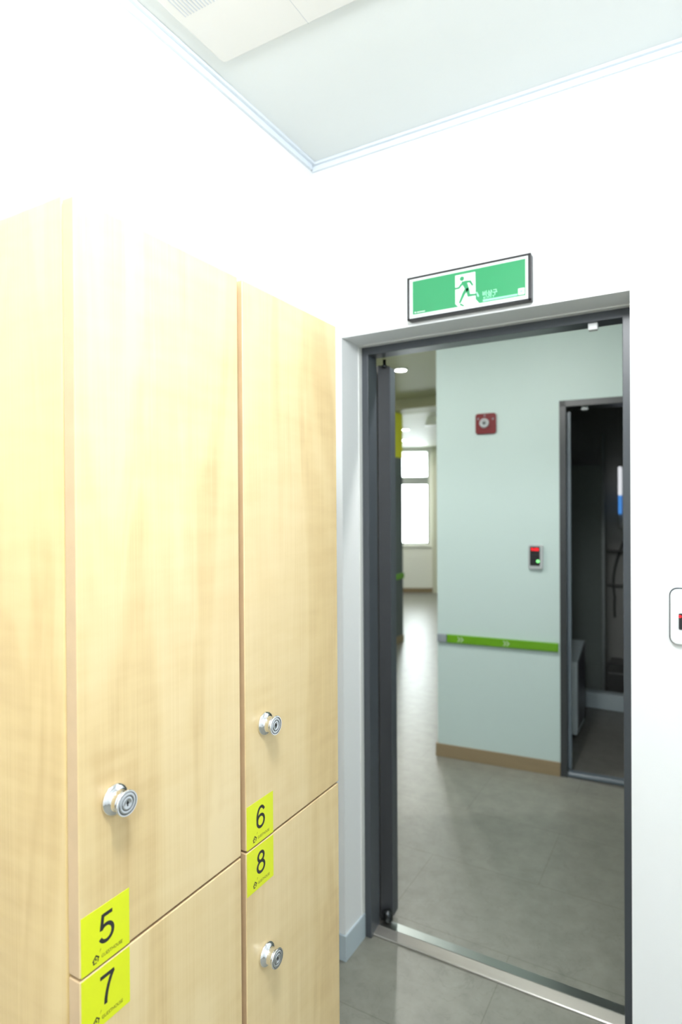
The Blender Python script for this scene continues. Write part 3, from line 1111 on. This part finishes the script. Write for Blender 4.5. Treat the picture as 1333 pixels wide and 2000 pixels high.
DIGITS = {
    '5': [[(0.545, 0.940), (0.150, 0.940)], [(0.172, 0.990), (0.095, 0.470)], arc(0.300, 0.330, 0.262, 0.272, 142, -158)],
    '6': [arc(0.315, 0.320, 0.252, 0.265, 0, 360), arc(0.345, 0.465, 0.282, 0.480, 200, 38)],
    '7': [[(0.040, 0.940), (0.600, 0.940)], [(0.575, 0.955), (0.470, 0.800), (0.375, 0.600), (0.305, 0.390), (0.262, 0.180), (0.250, 0.0)]],
    '8': [arc(0.315, 0.742, 0.208, 0.203, 0, 360), arc(0.315, 0.290, 0.255, 0.240, 0, 360)],
}


def draw_digit(b, digit, yc, zc, height, x):
    '''numeral in ribbons of even width on a plane facing +X'''
    hw = 0.064
    for li, path in enumerate(DIGITS[digit]):
        t = bmesh.new()
        L_, R_ = [], []
        closed = (Vector(path[0]) - Vector(path[-1])).length < 1e-6
        n = len(path)
        for i, p in enumerate(path):
            if closed:
                d = Vector(path[(i + 1) % (n - 1)]) - Vector(path[(i - 1) % (n - 1)])
            else:
                d = Vector(path[min(i + 1, n - 1)]) - Vector(path[max(i - 1, 0)])
            d.normalize()
            q = Vector((-d.y, d.x)) * hw
            for arr, sg_ in ((L_, 1), (R_, -1)):
                arr.append(t.verts.new((x + 0.00002 * li, yc + (p[0] + q.x * sg_ - 0.32) * height, zc + (p[1] + q.y * sg_ - 0.5) * height)))
        for i in range(n - 1):
            t.faces.new([L_[i], L_[i + 1], R_[i + 1], R_[i]])
        bmesh.ops.recalc_face_normals(t, faces=t.faces[:])
        b.add(t, 'ink')


def sticker(digit, y0, ztop, parent):
    w = 0.0785
    h = 0.0775
    b = MB()
    x = LX
    b.box(x, x + 0.0004, y0, y0 + w, ztop - h, ztop, 'sticker')
    xt = x + 0.0004
    draw_digit(b, digit, y0 + w * 0.515, ztop - h * 0.415, 0.0405, xt + 0.00012)
    b.text('GUESTHOUSE', 0.0046, 'ink', TX((xt + 0.00015, y0 + w * 0.62, ztop - h * 0.862)) @ RY, w * 0.44, 0.0, 0.0)
    # small house mark
    cy_, cz_ = y0 + w * 0.285, ztop - h * 0.845

    def hp(pts, key='ink', lay=0):
        b.prism([(cy_ + p * 0.001, cz_ + q_ * 0.001) for p, q_ in pts], xt + 0.00005, xt + 0.00015 + lay * 0.0001, key, 'X')
    hp([(-5.6, -1.0), (0.2, 5.6), (1.6, 4.2), (-4.4, -2.4)])
    hp([(0.2, 5.6), (5.8, 0.6), (5.0, -0.8), (0.0, 3.6)])
    hp([(-4.2, -1.6), (-2.8, -0.4), (-2.8, -5.6), (-4.2, -5.6)])
    hp([(-4.2, -4.4), (1.2, -4.4), (1.2, -5.8), (-4.2, -5.8)])
    hp([(3.0, 0.6), (4.4, 0.2), (4.0, -4.6), (2.6, -4.6)])
    hp([(-0.8, 0.8), (1.2, 0.8), (1.2, -2.0), (-0.8, -2.0)])
    hp([(5.8, 5.6), (6.6, 6.4), (8.6, 9.6), (7.6, 9.2)])
    o = b.build('number_sticker', parent)
    o['label'] = 'lime green sticker reading %s' % digit
    return o


def locker(y0, y1, dy0, dy1, low, high, label, seed):
    ky = dy0 + 0.0565
    t = tag(empty('locker', (LX - 0.2, (y0 + y1) / 2, 0)), label, 'locker', 'maple lockers along the left wall')
    M['maple_body_%d' % seed] = maple('maple_body_%d' % seed, seed, (0.98, 0.93, 0.80))
    M['maple_top_%d' % seed] = maple('maple_upper_door_%d' % seed, seed + 5)
    M['maple_low_%d' % seed] = maple('maple_lower_door_%d' % seed, seed + 9)
    M['maple_edge'] = M.get('maple_edge') or mottled(mat('beech_edge_band', (0.58, 0.41, 0.235), 0.4), (0.58, 0.41, 0.235), 0.12, 25)
    kb = 'maple_body_%d' % seed
    xb = XL + 0.004
    xf = LX - DT - 0.0015
    b = MB()
    z1 = LZ + 0.008
    b.box(xb, xf, y0, y0 + 0.018, 0.0, z1, kb, 0.004, 4)
    b.box(xb, xf, y1 - 0.018, y1, 0.0, z1, kb, 0.004, 4)
    b.box(xb, xf - 0.002, y0 + 0.012, y1 - 0.012, z1 - 0.018, z1 - 0.0005, kb)
    b.box(xb, xf - 0.002, y0 + 0.012, y1 - 0.012, SEAM - 0.009, SEAM + 0.009, kb)
    b.box(xb, xf - 0.002, y0 + 0.012, y1 - 0.012, 0.07, 0.088, kb)
    b.box(xb, xf - 0.02, y0 + 0.012, y1 - 0.012, 0.0, 0.07, kb)
    b.box(xb, xb + 0.008, y0 + 0.012, y1 - 0.012, 0.088, z1 - 0.018, kb)
    b.build('carcass', t)
    for nm, za, zb, key, dg, kz in (('door', SEAM + 0.0019, LZ, 'maple_top_%d' % seed, high, 1.1245),
                                    ('door', 0.075, SEAM - 0.0019, 'maple_low_%d' % seed, low, 0.697)):
        b = MB()
        rounded_panel(b, dy0, dy1, za, zb, LX - DT, LX, key, 0.0020)
        ei = b.mi('maple_edge')
        b.bm.normal_update()
        for f in b.bm.faces:
            if abs(f.normal.x) < 0.5:
                f.material_index = ei
        d = b.build(nm, t)
        knob(ky, kz, d)
        sticker(dg, dy0 + 0.002, (SEAM + 0.0785 + 0.0005) if dg in '56' else SEAM - 0.0035, d)
    return t


locker(0.515, 0.8415, 0.515, 0.8415, '7', '5', 'maple locker nearest the camera, doors numbered 5 and 7', 1)
locker(0.8547, 1.181, 0.8547, 1.1805, '8', '6', 'maple locker nearest the doorway, doors numbered 6 and 8', 2)
